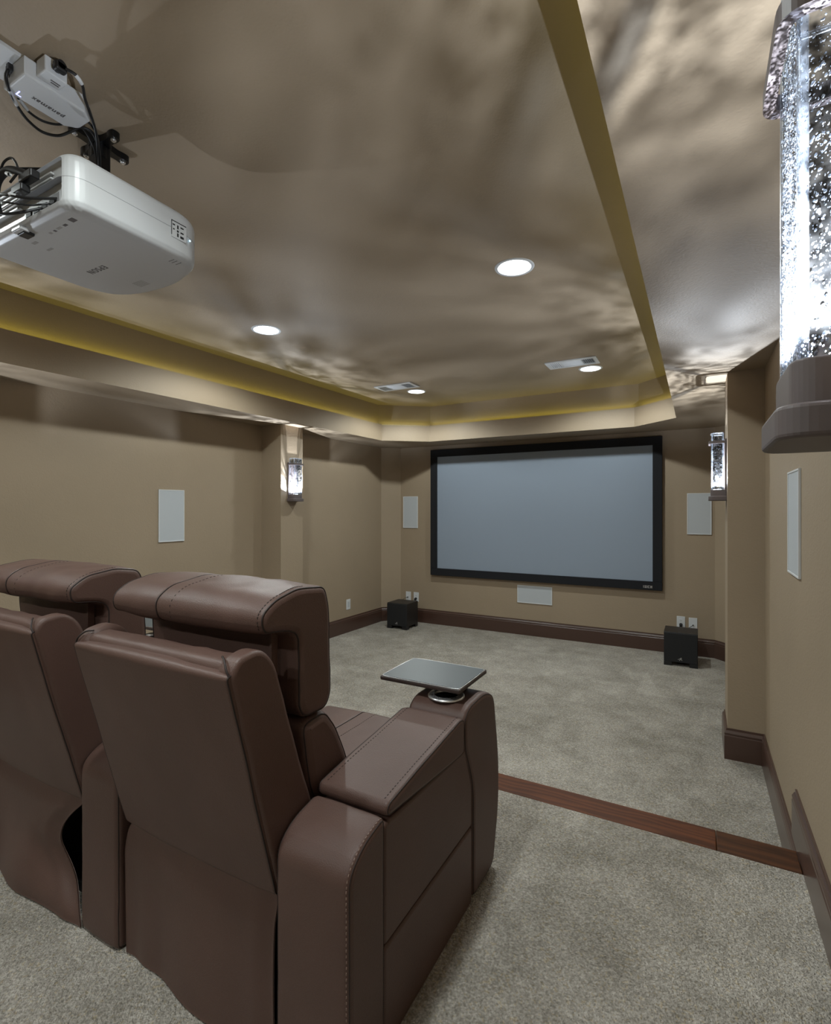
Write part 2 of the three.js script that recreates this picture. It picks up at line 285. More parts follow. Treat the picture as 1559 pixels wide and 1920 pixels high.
// ---------------------------------------------------------------- wall sconces
function sconce(pos, turn, label, bubbles) {                               // local: +z out of the wall, y up from its bottom
  const t = thing('wall_sconce', label, 'sconce', pos, turn, 'seeded glass wall sconces');
  const out = (w, z0, z1, r) => poly(rounded([[-w, -z0, 0.001], [w, -z0, 0.001], [w, -z1, r], [-w, -z1, r]], 8, 0.05).map(p => [p.x, p.y]));      // outline in (x, -z out of the wall), outer corners rounded
  const up = (s, h, b) => new THREE.ExtrudeGeometry(s, { depth: h - 2 * b, bevelEnabled: b > 0, bevelSize: b, bevelOffset: -b, bevelThickness: b, bevelSegments: 3 }).rotateX(-Math.PI / 2).translate(0, b, 0);
  part('bottom_plate', up(out(0.072, 0.001, 0.094, 0.026), 0.028, 0.004), M.bronze, t);
  part('lamp_holder', up(out(0.057, 0.004, 0.083, 0.020), 0.040, 0.002).translate(0, 0.0265, 0), M.bronze, t);
  part('back_plate', rbox(-0.062, 0.062, 0.02, 0.37, 0.0005, 0.011, 0.003), M.bronze, t);
  const o = out(0.068, 0.002, 0.093, 0.022); o.holes.push(new THREE.Path(out(0.0562, 0.004, 0.0825, 0.012).getPoints()));   // strap round the glass
  part('strap', up(o, 0.016, 0).translate(0, 0.343, 0), M.bronze, t);
  // glass: three cast panes and a back pane, thick edges at the corners and rims
  const y0 = 0.066, y1 = 0.405, zf = 0.076, zb = 0.016, xw = 0.050;
  const pane = (a, b) => { const w = Math.hypot(b[0] - a[0], b[1] - a[1]), g = new THREE.PlaneGeometry(w, y1 - y0, 24, 40), p = g.attributes.position, u = g.attributes.uv, ang = Math.atan2(-(b[1] - a[1]), b[0] - a[0]);
    for (let i = 0; i < p.count; i++) { u.setXY(i, p.getX(i) + a[0] * 3.1 + pos[2], p.getY(i) + a[1] * 5.7); const X = p.getX(i) / w, e = 1 - Math.pow(Math.abs(2 * X), 6); p.setZ(i, e * 0.0016 * perlin.noise(X * 6 + a[0] * 90, p.getY(i) * 45, pos[2])); }
    g.rotateY(ang).translate((a[0] + b[0]) / 2, (y0 + y1) / 2, (a[1] + b[1]) / 2); g.computeVertexNormals(); return g; };
  const sides = [[[-xw, zf], [xw, zf]], [[xw, zf], [xw, zb]], [[-xw, zb], [-xw, zf]]];
  for (const [a, b] of sides) part('glass_pane', pane(a, b), M.glass, t);
  for (const sx of [-1, 1]) for (const z of [zf, zb]) {
    const pts = []; for (let k = 0; k <= 26; k++) pts.push([sx * (xw - 0.0015) + 0.0012 * perlin.noise(k * 0.45, sx * 9, z * 80), y0 + (y1 - y0) * k / 26, z + (z === zf ? -0.0015 : 0.002)]);
    part('glass_edge', tube(pts, 0.0042, 60, 8), M.glassEdge, t);
  }
  part('glass_rim', tube([[-xw, y1, zb], [-xw, y1, zf - 0.01], [-xw + 0.008, y1, zf], [xw - 0.008, y1, zf], [xw, y1, zf - 0.01], [xw, y1, zb]], 0.0035, 60, 8), M.glassEdge, t);
  // seeds: bubbles caught in the panes
  const im = new THREE.InstancedMesh(new THREE.IcosahedronGeometry(1, 1), M.bubble, bubbles); im.name = 'glass_seeds'; im.userData.kind = 'stuff';
  const mt = new THREE.Matrix4(), q = new THREE.Quaternion(), e = new THREE.Euler();
  for (let i = 0; i < bubbles; i++) {
    const s = sides[rnd() < 0.66 ? 0 : rnd() < 0.5 ? 1 : 2], f = rnd() * 0.94 + 0.03, y = y0 + (y1 - y0 - 0.006) * Math.pow(rnd(), 1.25) + 0.004, r = 0.00035 + 0.0009 * Math.pow(rnd(), 2.6);
    q.setFromEuler(e.set(0, s === sides[0] ? 0 : Math.PI / 2, 0.9 + rnd() * 0.5));
    mt.compose(new THREE.Vector3(s[0][0] + (s[1][0] - s[0][0]) * f, y, s[0][1] + (s[1][1] - s[0][1]) * f).add(new THREE.Vector3((rnd() - 0.5) * 0.004, 0, (rnd() - 0.5) * 0.004)), q, new THREE.Vector3(r * (1 + rnd()), r, r * 0.8));
    im.setMatrixAt(i, mt);
  }
  t.add(im);
  part('led', cyl(0.022, 0.006, 0, 0.0675, 0.046, 'y', 24), M.sconceLed, t);
  const l = new THREE.SpotLight(SCONCE.color, SCONCE.cd, 0, THREE.MathUtils.degToRad(80), 0.2, 2); l.position.set(0, 0.074, 0.046); l.target.position.set(0, 1, 0.046); l.castShadow = true; l.shadow.radius = 0.12; t.add(l, l.target);
}
sconce([XR - 0.18, 1.497, -0.57], -Math.PI / 2, 'large close-up wall sconce at the right picture edge with bubbly glass', 6000);
sconce([XR - 0.18, 1.492, -3.61], -Math.PI / 2, 'narrow glowing wall sconce on the right pilaster beside the screen', 2000);
sconce([XL + 0.185, 1.515, -3.69], Math.PI / 2, 'glowing glass wall sconce on the left pilaster', 2000);
sconce([XL + 0.185, 1.515, -0.57], Math.PI / 2, 'wall sconce on the left wall outside the left picture edge', 300);

// ---------------------------------------------------------------- projection screen
{
  const t = thing('projection_screen', 'large grey projection screen in a wide black velvet frame', 'screen', [-1.624, 0.619, ZF]);
  const W = 1.31, H = 1.561, b = 0.088;
  const bar = (x0, x1, y0, y1) => rbox(x0, x1, y0, y1, 0.012, 0.052, 0.004);
  part('frame_rail', bar(-W, W, H - b, H), M.velvet, t); part('frame_rail', bar(-W, W, 0, b), M.velvet, t);
  part('frame_stile', bar(-W, -W + b, b, H - b), M.velvet, t); part('frame_stile', bar(W - b, W, b, H - b), M.velvet, t);
  part('mounting_cleat', box(-W + 0.2, W - 0.2, H - 0.16, H - 0.10, 0.0005, 0.014), M.black, t);
  part('screen_fabric', box(-W + b - 0.01, W - b + 0.01, b - 0.01, H - b + 0.01, 0.026, 0.032), M.screen, t);
  const lg = part('maker_badge', rbox(1.13, 1.225, 0.018, 0.050, 0.0515, 0.0535, 0.001), M.blackPlastic, t);
  const marks = []; for (const [x, y, w, h] of [[1.136, 0.022, 0.005, 0.024], [1.148, 0.022, 0.022, 0.005], [1.148, 0.041, 0.022, 0.005], [1.148, 0.030, 0.022, 0.005], [1.176, 0.022, 0.006, 0.024], [1.182, 0.022, 0.014, 0.005], [1.182, 0.041, 0.014, 0.005], [1.202, 0.022, 0.006, 0.024], [1.212, 0.022, 0.006, 0.024], [1.204, 0.034, 0.012, 0.005]]) marks.push(box(x, x + w, y, y + h, 0.0530, 0.0542));
  part('badge_lettering', join(...marks), M.silver, lg);
}

// ---------------------------------------------------------------- in-wall speakers: frame and perforated grille
function wallSpeaker(pos, turn, w, h, label) {
  const t = thing('wall_speaker', label, 'speaker', pos, turn, 'white in-wall speakers');
  const f = 0.006;
  const s = poly([[-w / 2, 0], [w / 2, 0], [w / 2, h], [-w / 2, h]]), p = new THREE.Path();
  p.moveTo(-w / 2 + f, f); p.lineTo(-w / 2 + f, h - f); p.lineTo(w / 2 - f, h - f); p.lineTo(w / 2 - f, f); p.closePath(); s.holes.push(p);
  part('bezel', boxUV(new THREE.ExtrudeGeometry(s, { depth: 0.007, bevelEnabled: true, bevelSize: 0.0008, bevelThickness: 0.0008, bevelSegments: 1 }).translate(0, 0, 0.0012)), M.white, t);
  part('grille', box(-w / 2 + f, w / 2 - f, f, h - f, 0.0004, 0.0066), M.grille, t);
}
wallSpeaker([xWall(-2.606), 1.184, -2.606], Math.PI / 2 - WALL_TURN, 0.220, 0.410, 'white rectangular wall speaker on the left wall');
wallSpeaker([XR, 1.185, -2.443], -Math.PI / 2, 0.26, 0.405, 'narrow-looking white wall speaker on the right wall below the big sconce');
wallSpeaker([-3.248, 1.20, ZF], 0, 0.214, 0.405, 'upright white wall speaker left of the projection screen');
wallSpeaker([0.011, 1.193, ZF], 0, 0.21, 0.405, 'upright white wall speaker right of the projection screen');
wallSpeaker([-1.6265, 0.367, ZF], 0, 0.399, 0.20, 'wide white wall speaker below the projection screen');

// ---------------------------------------------------------------- outlets and plugs
function outlet(pos, turn, label, kind) {
  const t = thing('wall_outlet', label, 'outlet', pos, turn, 'white wall plates');
  part('cover_plate', rbox(-0.037, 0.037, -0.06, 0.06, 0.0003, 0.006, 0.002), M.white, t);
  if (kind === 'decora') part('insert', rbox(-0.0165, 0.0165, -0.033, 0.033, 0.0055, 0.008, 0.001), M.grille, t);
  if (kind === 'duplex') for (const y of [0.020, -0.020]) { const f = part('receptacle', rbox(-0.017, 0.017, y - 0.014, y + 0.014, 0.0055, 0.0078, 0.001), M.white, t);
    part('slot', box(-0.0075, -0.0055, y - 0.002, y + 0.006, 0.0072, 0.0081), M.black, f); part('slot', box(0.0055, 0.0075, y - 0.002, y + 0.006, 0.0072, 0.0081), M.black, f); part('slot', cyl(0.0025, 0.0009, 0, y - 0.008, 0.0077, 'z', 12), M.black, f); }
  if (kind === 'jack') { part('jack', cyl(0.0065, 0.006, 0, -0.008, 0.008, 'z', 16), M.silver, t); for (const y of [0.045, -0.045]) part('screw', cyl(0.0025, 0.001, 0, y, 0.0063, 'z', 12), M.silver, t); }
}
outlet([-3.279, 0.316, ZF], 0, 'left of two white plates above the left subwoofer, with a thin cable', 'jack');
outlet([-3.164, 0.316, ZF], 0, 'right of two white plates above the left subwoofer, with a black plug', 'duplex');
outlet([-0.149, 0.314, ZF], 0, 'left of two white plates above the right subwoofer, with a black plug', 'duplex');
outlet([-0.043, 0.309, ZF], 0, 'right of two white plates above the right subwoofer, with a thin cable', 'jack');
outlet([xWall(-4.86), 0.323, -4.86], Math.PI / 2 - WALL_TURN, 'lone white outlet plate low on the left wall', 'decora');
function plugCord(x, y, tx, label) {
  const t = thing('subwoofer_cable', label, 'cord', [x, y, ZF + 0.0085]);
  part('plug', join(cyl(0.015, 0.022, 0, 0, 0.011, 'z', 20, 0.013), rbox(-0.012, 0.012, -0.02, 0.004, 0.012, 0.03, 0.004)), M.blackPlastic, t);
  part('cord', tube([[0, -0.014, 0.026], [0.002, -0.05, 0.05], [tx * 0.6, -0.13, 0.08], [tx, -0.19, 0.12], [tx, -0.2, 0.165]], 0.004, 40, 8), M.cable, t);
}
plugCord(-3.164, 0.296, -0.02, 'black power plug and cord behind the left subwoofer');
plugCord(-0.149, 0.294, 0.02, 'black power plug and cord behind the right subwoofer');
function signalCable(x, y, label) {
  const t = thing('signal_cable', label, 'cable', [x, y, ZF + 0.012]);
  part('connector', cyl(0.005, 0.025, 0, 0, 0.0125, 'z', 16), M.blackPlastic, t);
  part('cord', tube([[0, 0, 0.02], [-0.015, -0.008, 0.05], [-0.05, -0.035, 0.07], [-0.07, -0.12, 0.09], [-0.07, -0.18, 0.13], [-0.07, -0.18, 0.16]], 0.0026, 40, 8), M.cable, t);
}
signalCable(-3.279, 0.308, 'thin black cable from the left plate to the left subwoofer');
signalCable(-0.043, 0.301, 'thin black cable from the right plate to the right subwoofer');

// ---------------------------------------------------------------- subwoofers
function subwoofer(x, label) {                                              // base centre
  const t = thing('subwoofer', label, 'subwoofer', [x, 0, -5.39], 0, 'small black subwoofers on the carpet');
  part('cabinet', rbox(-0.139, 0.139, 0.035, 0.309, -0.139, 0.128, 0.004), M.sub, t);
  part('front_grille', rbox(-0.137, 0.137, 0.037, 0.302, 0.122, 0.139, 0.005), M.black, t);
  for (const sx of [-1, 1]) for (const sz of [-1, 1]) part('foot', rbox(sx * 0.105 - 0.034, sx * 0.105 + 0.034, 0, 0.037, sz * 0.108 - 0.028, sz * 0.108 + 0.028, 0.003), M.blackPlastic, t);
  const e = [];
  for (const [x0, y0, w, h, r] of [[-0.008, 0.070, 0.030, 0.0035, 0.35], [0.006, 0.066, 0.022, 0.0035, -0.9], [-0.004, 0.063, 0.022, 0.0035, 0.9], [0.002, 0.075, 0.018, 0.003, -0.2]]) e.push(new THREE.BoxGeometry(w, h, 0.0015).rotateZ(r).translate(x0, y0, 0.1395));
  e.push(cyl(0.0035, 0.0015, 0.004, 0.081, 0.1395, 'z', 12));
  part('emblem', join(...e), M.silver, t);
}
subwoofer(-3.17, 'small black cube subwoofer in the left front corner');
subwoofer(-0.139, 'small black cube subwoofer in the right front corner');

// ---------------------------------------------------------------- upholstery builder
function rounded(pts, n = 5, step = 0.03, least = 0) {                                 // [d, y, radius] corners -> smooth closed outline, counter-clockwise
  let area = 0; pts.forEach((p, i) => { const q = pts[(i + 1) % pts.length]; area += p[0] * q[1] - q[0] * p[1]; });
  if (area < 0) pts = [...pts].reverse();
  const out = [], N = pts.length;
  for (let i = 0; i < N; i++) {
    const P = new THREE.Vector2(...pts[i]), A = new THREE.Vector2(...pts[(i + N - 1) % N]), B = new THREE.Vector2(...pts[(i + 1) % N]);
    const a = A.clone().sub(P), b = B.clone().sub(P), r = Math.min(Math.max(pts[i][2] ?? 0.004, least), a.length() * 0.48, b.length() * 0.48);
    const s = P.clone().add(a.setLength(r)), e = P.clone().add(b.setLength(r));
    for (let k = 0; k <= n; k++) { const t = k / n; out.push(new THREE.Vector2((1 - t) * (1 - t) * s.x + 2 * t * (1 - t) * P.x + t * t * e.x, (1 - t) * (1 - t) * s.y + 2 * t * (1 - t) * P.y + t * t * e.y)); }
  }
  const fine = [];
  out.forEach((p, i) => { const q = out[(i + 1) % out.length], m = Math.max(1, Math.ceil(p.distanceTo(q) / step)); for (let k = 0; k < m; k++) fine.push(p.clone().lerp(q, k / m)); });
  return fine.filter((p, i) => p.distanceTo(fine[(i + 1) % fine.length]) > 1e-5);
}
function normals2(o) { return o.map((p, i) => { const a = o[(i + o.length - 1) % o.length], b = o[(i + 1) % o.length], t = b.clone().sub(a).normalize(); return new THREE.Vector2(t.y, -t.x); }); }
function skin(pts, x0, x1, { r0 = 0.012, r1 = r0, crown = 0, noise = 0, scale = 11, sd = 0, step = 0.025 } = {}) {   // outline, its normals and a point on the padded surface
  const o = rounded(pts, 5, step, Math.max(r0, r1) * 1.3), nn = normals2(o), N = o.length, xm = (x0 + x1) / 2, hw = (x1 - x0) / 2;
  const P = (x, ins, j) => {
    j %= N; const p = o[j], n = nn[j], c = crown * Math.max(0, 1 - ((x - xm) / hw) ** 2), w = noise ? noise * (perlin.noise(x * scale + sd, p.y * scale, p.x * scale) + 0.5 * perlin.noise(x * scale * 2.3 + sd, p.y * scale * 2.3, p.x * scale * 2.3 + 4)) : 0;
    const end = Math.min(r0 - (x - x0), r1 - (x1 - x)), e = ins === null ? 0 : ins;
    return [x, p.y + n.y * (c + w - e), -(p.x + n.x * (c + w - e))];
  };
  const edge = x => { const a = Math.max(0, r0 - (x - x0)) / r0, b = Math.max(0, r1 - (x1 - x)) / r1, k = Math.min(1, Math.max(a, b)); return (a > b ? r0 : r1) * (1 - Math.sqrt(1 - k * k)); };   // how far the rounded end falls in at x
  return { o, nn, N, P, edge };
}
function pad(pts, x0, x1, opt = {}) {
  const { r0 = 0.012, r1 = r0, seams = [] } = opt, { o, N, P } = skin(pts, x0, x1, opt), rings = [], E = 5;
  for (let k = 0; k <= E; k++) { const a = k / E * Math.PI / 2; rings.push([x0 + r0 * (1 - Math.cos(a)), r0 * (1 - Math.sin(a))]); }
  const xs = []; for (let x = x0 + r0 + 0.02; x < x1 - r1 - 0.01; x += 0.022) if (!seams.some(s => Math.abs(s - x) < 0.012)) xs.push([x, 0]);
  for (const s of seams) for (const [d, i] of [[-0.009, 0], [-0.004, 0.0008], [-0.0016, 0.0026], [0, 0.0042], [0.0016, 0.0026], [0.004, 0.0008], [0.009, 0]]) xs.push([s + d, i]);
  xs.sort((a, b) => a[0] - b[0]); rings.push(...xs);
  for (let k = E; k >= 0; k--) { const a = k / E * Math.PI / 2; rings.push([x1 - r1 * (1 - Math.cos(a)), r1 * (1 - Math.sin(a))]); }
  const pos = [], uv = [], idx = [];
  let len = [0]; for (let j = 0; j < N; j++) len.push(len[j] + o[j].distanceTo(o[(j + 1) % N]));
  rings.forEach(([x, ins]) => { for (let j = 0; j <= N; j++) { pos.push(...P(x, ins, j)); uv.push(x, len[j]); } });
  for (let i = 0; i < rings.length - 1; i++) for (let j = 0; j < N; j++) { const a = i * (N + 1) + j, b = a + 1, c = a + N + 1, d = c + 1; idx.push(a, b, c, b, d, c); }
  const g = new THREE.BufferGeometry();
  g.setAttribute('position', new THREE.Float32BufferAttribute(pos, 3)); g.setAttribute('uv', new THREE.Float32BufferAttribute(uv, 2)); g.setIndex(idx); g.computeVertexNormals();
  const nm = g.attributes.normal;                                            // close the shading seam of the outline
  for (let i = 0; i < rings.length; i++) { const a = i * (N + 1), b = a + N; const v = new THREE.Vector3(nm.getX(a) + nm.getX(b), nm.getY(a) + nm.getY(b), nm.getZ(a) + nm.getZ(b)).normalize(); nm.setXYZ(a, v.x, v.y, v.z); nm.setXYZ(b, v.x, v.y, v.z); }
  const caps = [[rings[0], -1], [rings[rings.length - 1], 1]].map(([[x, ins], s]) => {
    const q = [], u = [], ring = o.map((_, j) => P(x, ins, j));
    for (const t of THREE.ShapeUtils.triangulateShape(ring.map(v => new THREE.Vector2(-v[2], v[1])), [])) for (const k of s > 0 ? t : [t[0], t[2], t[1]]) { q.push(...ring[k]); u.push(-ring[k][2], ring[k][1]); }
    const c = new THREE.BufferGeometry(); c.setAttribute('position', new THREE.Float32BufferAttribute(q, 3)); c.setAttribute('uv', new THREE.Float32BufferAttribute(u, 2)); c.computeVertexNormals(); return c;
  });
  return join(g, ...caps);
}
function welt(pts, x0, x1, opt, x, r, sink = 0) {                           // piping that follows the padded surface round at x
  const { o, P, edge } = skin(pts, x0, x1, { ...opt, step: 0.02 }), path = o.map((_, j) => P(x, edge(x) + sink, j));
  return tube(path, r, path.length * 3, 6, true);
}
function stitches(pts, x0, x1, opt, x, keep, gap = 0.012, len = 0.0055) {    // short threads lying on the padded surface at x
  const { o, N, P, edge } = skin(pts, x0, x1, { ...opt, step: 0.004 }), gs = []; let acc = 0;
  o.forEach((p, j) => { const q = o[(j + 1) % N]; acc += p.distanceTo(q); if (acc < gap || !keep(p)) return; acc = 0; const A = P(x, edge(x), j), B = P(x, edge(x), j + 1);
    gs.push(new THREE.BoxGeometry(0.0020, 0.0016, len).rotateX(-Math.atan2(B[1] - A[1], B[2] - A[2])).translate(...A)); });
  return join(...gs);
}
const BY = 0.2, BZ = -1.25, put = g => g.translate(0, -BY, -BZ);

// outlines of the recliner in (depth forward, height), metres
const O = {
  armRear: [[0.84, 0.2005, 0.01], [0.84, 0.69, 0.055], [0.895, 0.73, 0.04], [0.979, 0.746, 0.006], [0.979, 0.2005, 0.01]],
  armUpper: [[0.981, 0.443, 0.006], [0.981, 0.722, 0.006], [1.44, 0.703, 0.006], [1.493, 0.57, 0.03], [1.493, 0.443, 0.006]],
  armLower: [[0.981, 0.2005, 0.006], [0.981, 0.438, 0.006], [1.493, 0.438, 0.006], [1.493, 0.2005, 0.006]],
  console: [[1.497, 0.21, 0.01], [1.497, 0.57, 0.06], [1.432, 0.71, 0.03], [1.430, 0.803, 0.035], [1.475, 0.828, 0.03], [1.60, 0.831, 0.04], [1.688, 0.80, 0.06], [1.738, 0.55, 0.12], [1.738, 0.40, 0.1], [1.682, 0.21, 0.03]],
  armPad: [[0.986, 0.735, 0.012], [0.988, 0.764, 0.03], [1.10, 0.780, 0.05], [1.40, 0.811, 0.02], [1.424, 0.803, 0.02], [1.424, 0.705, 0.02], [1.40, 0.699, 0.012]],
  backPanel: [[0.853, 0.566, 0.012], [0.713, 1.100, 0.012], [0.745, 1.106, 0.01], [0.888, 0.566, 0.012]],
  backRoll: [[0.730, 1.080, 0.012], [0.733, 1.122, 0.02], [0.795, 1.128, 0.025], [0.815, 1.07, 0.01]],
  backCore: [[0.885, 0.556, 0.01], [0.748, 1.09, 0.01], [0.81, 1.10, 0.02], [0.955, 0.70, 0.04], [1.0, 0.556, 0.02]],
  wing: [[0.862, 0.556, 0.015], [0.722, 1.102, 0.015], [0.742, 1.132, 0.02], [0.802, 1.141, 0.03], [0.846, 1.10, 0.04], [0.955, 0.765, 0.1], [1.022, 0.60, 0.03], [1.022, 0.55, 0.01]],
  head: [[0.822, 1.160, 0.025], [0.812, 1.205, 0.03], [0.855, 1.238, 0.05], [0.955, 1.256, 0.06], [1.036, 1.244, 0.04], [1.054, 1.19, 0.04], [1.058, 0.965, 0.035], [1.04, 0.928, 0.03], [0.955, 0.928, 0.02], [0.936, 0.96, 0.02], [0.930, 1.135, 0.03], [0.895, 1.152, 0.02]],
  lumbar: [[0.945, 0.918, 0.03], [1.035, 0.930, 0.03], [1.09, 0.855, 0.05], [1.155, 0.71, 0.06], [1.19, 0.59, 0.03], [1.07, 0.53, 0.03], [0.975, 0.75, 0.05]],
  seat: [[1.06, 0.47, 0.03], [1.06, 0.585, 0.03], [1.42, 0.603, 0.2], [1.74, 0.600, 0.06], [1.775, 0.56, 0.03], [1.765, 0.46, 0.03]],
  foot: [[1.70, 0.24, 0.02], [1.70, 0.455, 0.02], [1.775, 0.455, 0.03], [1.775, 0.24, 0.03]],
};
function sheet(fn, nu, nv, th) {                                             // cloth with thickness
  const pos = [], uv = [], idx = [], S = (nu + 1) * (nv + 1);
  for (const off of [0, th]) for (let j = 0; j <= nv; j++) for (let i = 0; i <= nu; i++) { const p = fn(i / nu, j / nv); pos.push(p[0], p[1], p[2] - off); uv.push(p[0], p[1]); }
  for (let j = 0; j < nv; j++) for (let i = 0; i < nu; i++) { const a = j * (nu + 1) + i, b = a + 1, c = a + nu + 1, d = c + 1; idx.push(a, c, b, b, c, d, S + a, S + b, S + c, S + b, S + d, S + c); }
  const rim = (a, b) => idx.push(a, b, S + a, b, S + b, S + a);
  for (let i = 0; i < nu; i++) { rim(i + 1, i); const q = nv * (nu + 1) + i; rim(q, q + 1); }
  for (let j = 0; j < nv; j++) { rim(j * (nu + 1), (j + 1) * (nu + 1)); rim((j + 1) * (nu + 1) + nu, j * (nu + 1) + nu); }
  const g = new THREE.BufferGeometry(); g.setAttribute('position', new THREE.Float32BufferAttribute(pos, 3)); g.setAttribute('uv', new THREE.Float32BufferAttribute(uv, 2)); g.setIndex(idx); g.computeVertexNormals(); return g;
}
const sm = (a, b, x) => { const t = Math.max(0, Math.min(1, (x - a) / (b - a))); return t * t * (3 - 2 * t); };
const csg = new Evaluator(); csg.useGroups = false;
function cut(geo, ...tools) {
  let b = new Brush(geo); b.updateMatrixWorld();
  for (const t of tools) { const k = new Brush(t.index ? t.toNonIndexed() : t); k.updateMatrixWorld(); b = csg.evaluate(b, k, SUBTRACTION); }
  return b.geometry;
}
function arm(root, xa, xb, name, outer) {                                    // one arm between xa and xb
  const L = M.leather, oR = { r0: 0.016, crown: 0.003, noise: 0.0012 }, oC = { r0: 0.016, noise: 0.0008 }, oP = { r0: 0.012, crown: 0.002, noise: 0.0008 };
  const a = part(name, put(pad(O.armRear, xa, xb, oR)), L, root);
  part('side_panel', put(pad(O.armUpper, xa + 0.004, xb - 0.004, { r0: 0.008 })), L, a);
  part('side_panel', put(pad(O.armLower, xa + 0.004, xb - 0.004, { r0: 0.008 })), L, a);
  const cx = (xa + xb) / 2, cd = 1.510;
  part('front_console', put(cut(pad(O.console, xa, xb, oC), new THREE.CylinderGeometry(0.0415, 0.0415, 0.1, 40).translate(cx, 0.80, -cd))), L, a);
  part('arm_pad', put(pad(O.armPad, xa - 0.002, xb + 0.002, oP)), L, a);
  for (const [x, s] of [[xa, 1], [xb, -1]]) {
    part('piping', put(welt(O.armPad, xa - 0.002, xb + 0.002, oP, x + s * 0.0015, 0.0017)), M.welt, a);
    part('piping', put(welt(O.armRear, xa, xb, oR, x + s * 0.0035, 0.0014)), M.welt, a);
    part('piping', put(welt(O.console, xa, xb, oC, x + s * 0.0035, 0.0014)), M.welt, a);
    part('stitching', put(stitches(O.armPad, xa - 0.002, xb + 0.002, oP, x + s * 0.018, p => p.y > 0.765, 0.0095, 0.005)), M.stitch, a);
    if (outer && s < 0) part('stitching', put(stitches(O.armRear, xa, xb, oR, x + s * 0.008, p => p.x < 0.9 && p.y > 0.3 || p.y > 0.7, 0.008, 0.005)), M.stitchLight, a);
  }
  part('cup_ring', put(lathe([[0.0385, -0.004], [0.0395, 0.004], [0.044, 0.0062], [0.056, 0.0045], [0.060, 0.0005], [0.060, -0.003]], 56).translate(cx, 0.832, -cd)), M.silver, a);
  part('cup_well', put(lathe([[0.0005, -0.078], [0.038, -0.078], [0.0405, -0.01], [0.0405, 0.002]], 48).translate(cx, 0.831, -cd)), M.black, a);
  for (let k = 0; k < 7; k++) { const t = Math.PI * (0.22 + 0.095 * k) - 0.2; part('button', put(new THREE.BoxGeometry(0.006, 0.0008, 0.0035).rotateY(-t + Math.PI / 2).translate(cx + Math.cos(t) * 0.050, 0.832 + 0.0058, -cd + Math.sin(t) * 0.050)), M.printGrey, a); }
  return a;
}
function trayTable(t, cx, cz) {
  const y = 0.862, th = 0.0155;
  const top = part('tray_table', put(rbox(cx - 0.148, cx + 0.148, y, y + th, cz - 0.118, cz + 0.118, 0.006, 3)), M.trayEdge, t);
  const s = new THREE.Shape(), a = 0.142, b = 0.112, r = 0.012, Y = y + th; s.moveTo(-a + r, -b); s.lineTo(a - r, -b); s.quadraticCurveTo(a, -b, a, -b + r); s.lineTo(a, b - r); s.quadraticCurveTo(a, b, a - r, b); s.lineTo(-a + r, b); s.quadraticCurveTo(-a, b, -a, b - r); s.lineTo(-a, -b + r); s.quadraticCurveTo(-a, -b, -a + r, -b);
  part('tray_surface', put(slab(s, -0.001, 0.0012).translate(cx, Y, cz)), M.trayTop, top);
  const A = a + 0.001, B = b + 0.001;
  part('tray_rim', put(tube([[-A + r, -B], [A - r, -B], [A - 0.002, -B + 0.004], [A, -B + r], [A, B - r], [A - 0.002, B - 0.004], [A - r, B], [-A + r, B], [-A + 0.002, B - 0.004], [-A, B - r], [-A, -B + r], [-A + 0.002, -B + 0.004]].map(p => [p[0] + cx, Y, p[1] + cz]), 0.0013, 160, 6, true)), M.silver, top);
  part('swivel_bracket', put(rbox(cx + 0.05, cx + 0.125, y - 0.016, y + 0.001, cz - 0.07, cz + 0.01, 0.003)), M.blackPlastic, top);
  part('swivel_post', put(cyl(0.009, 0.06, cx + 0.096, 0.842, cz - 0.042)), M.blackMetal, top);
  part('release_ring', put(new THREE.TorusGeometry(0.012, 0.0018, 8, 24).rotateX(1.2).translate(cx + 0.112, 0.850, cz + 0.02)), M.silver, top);
}
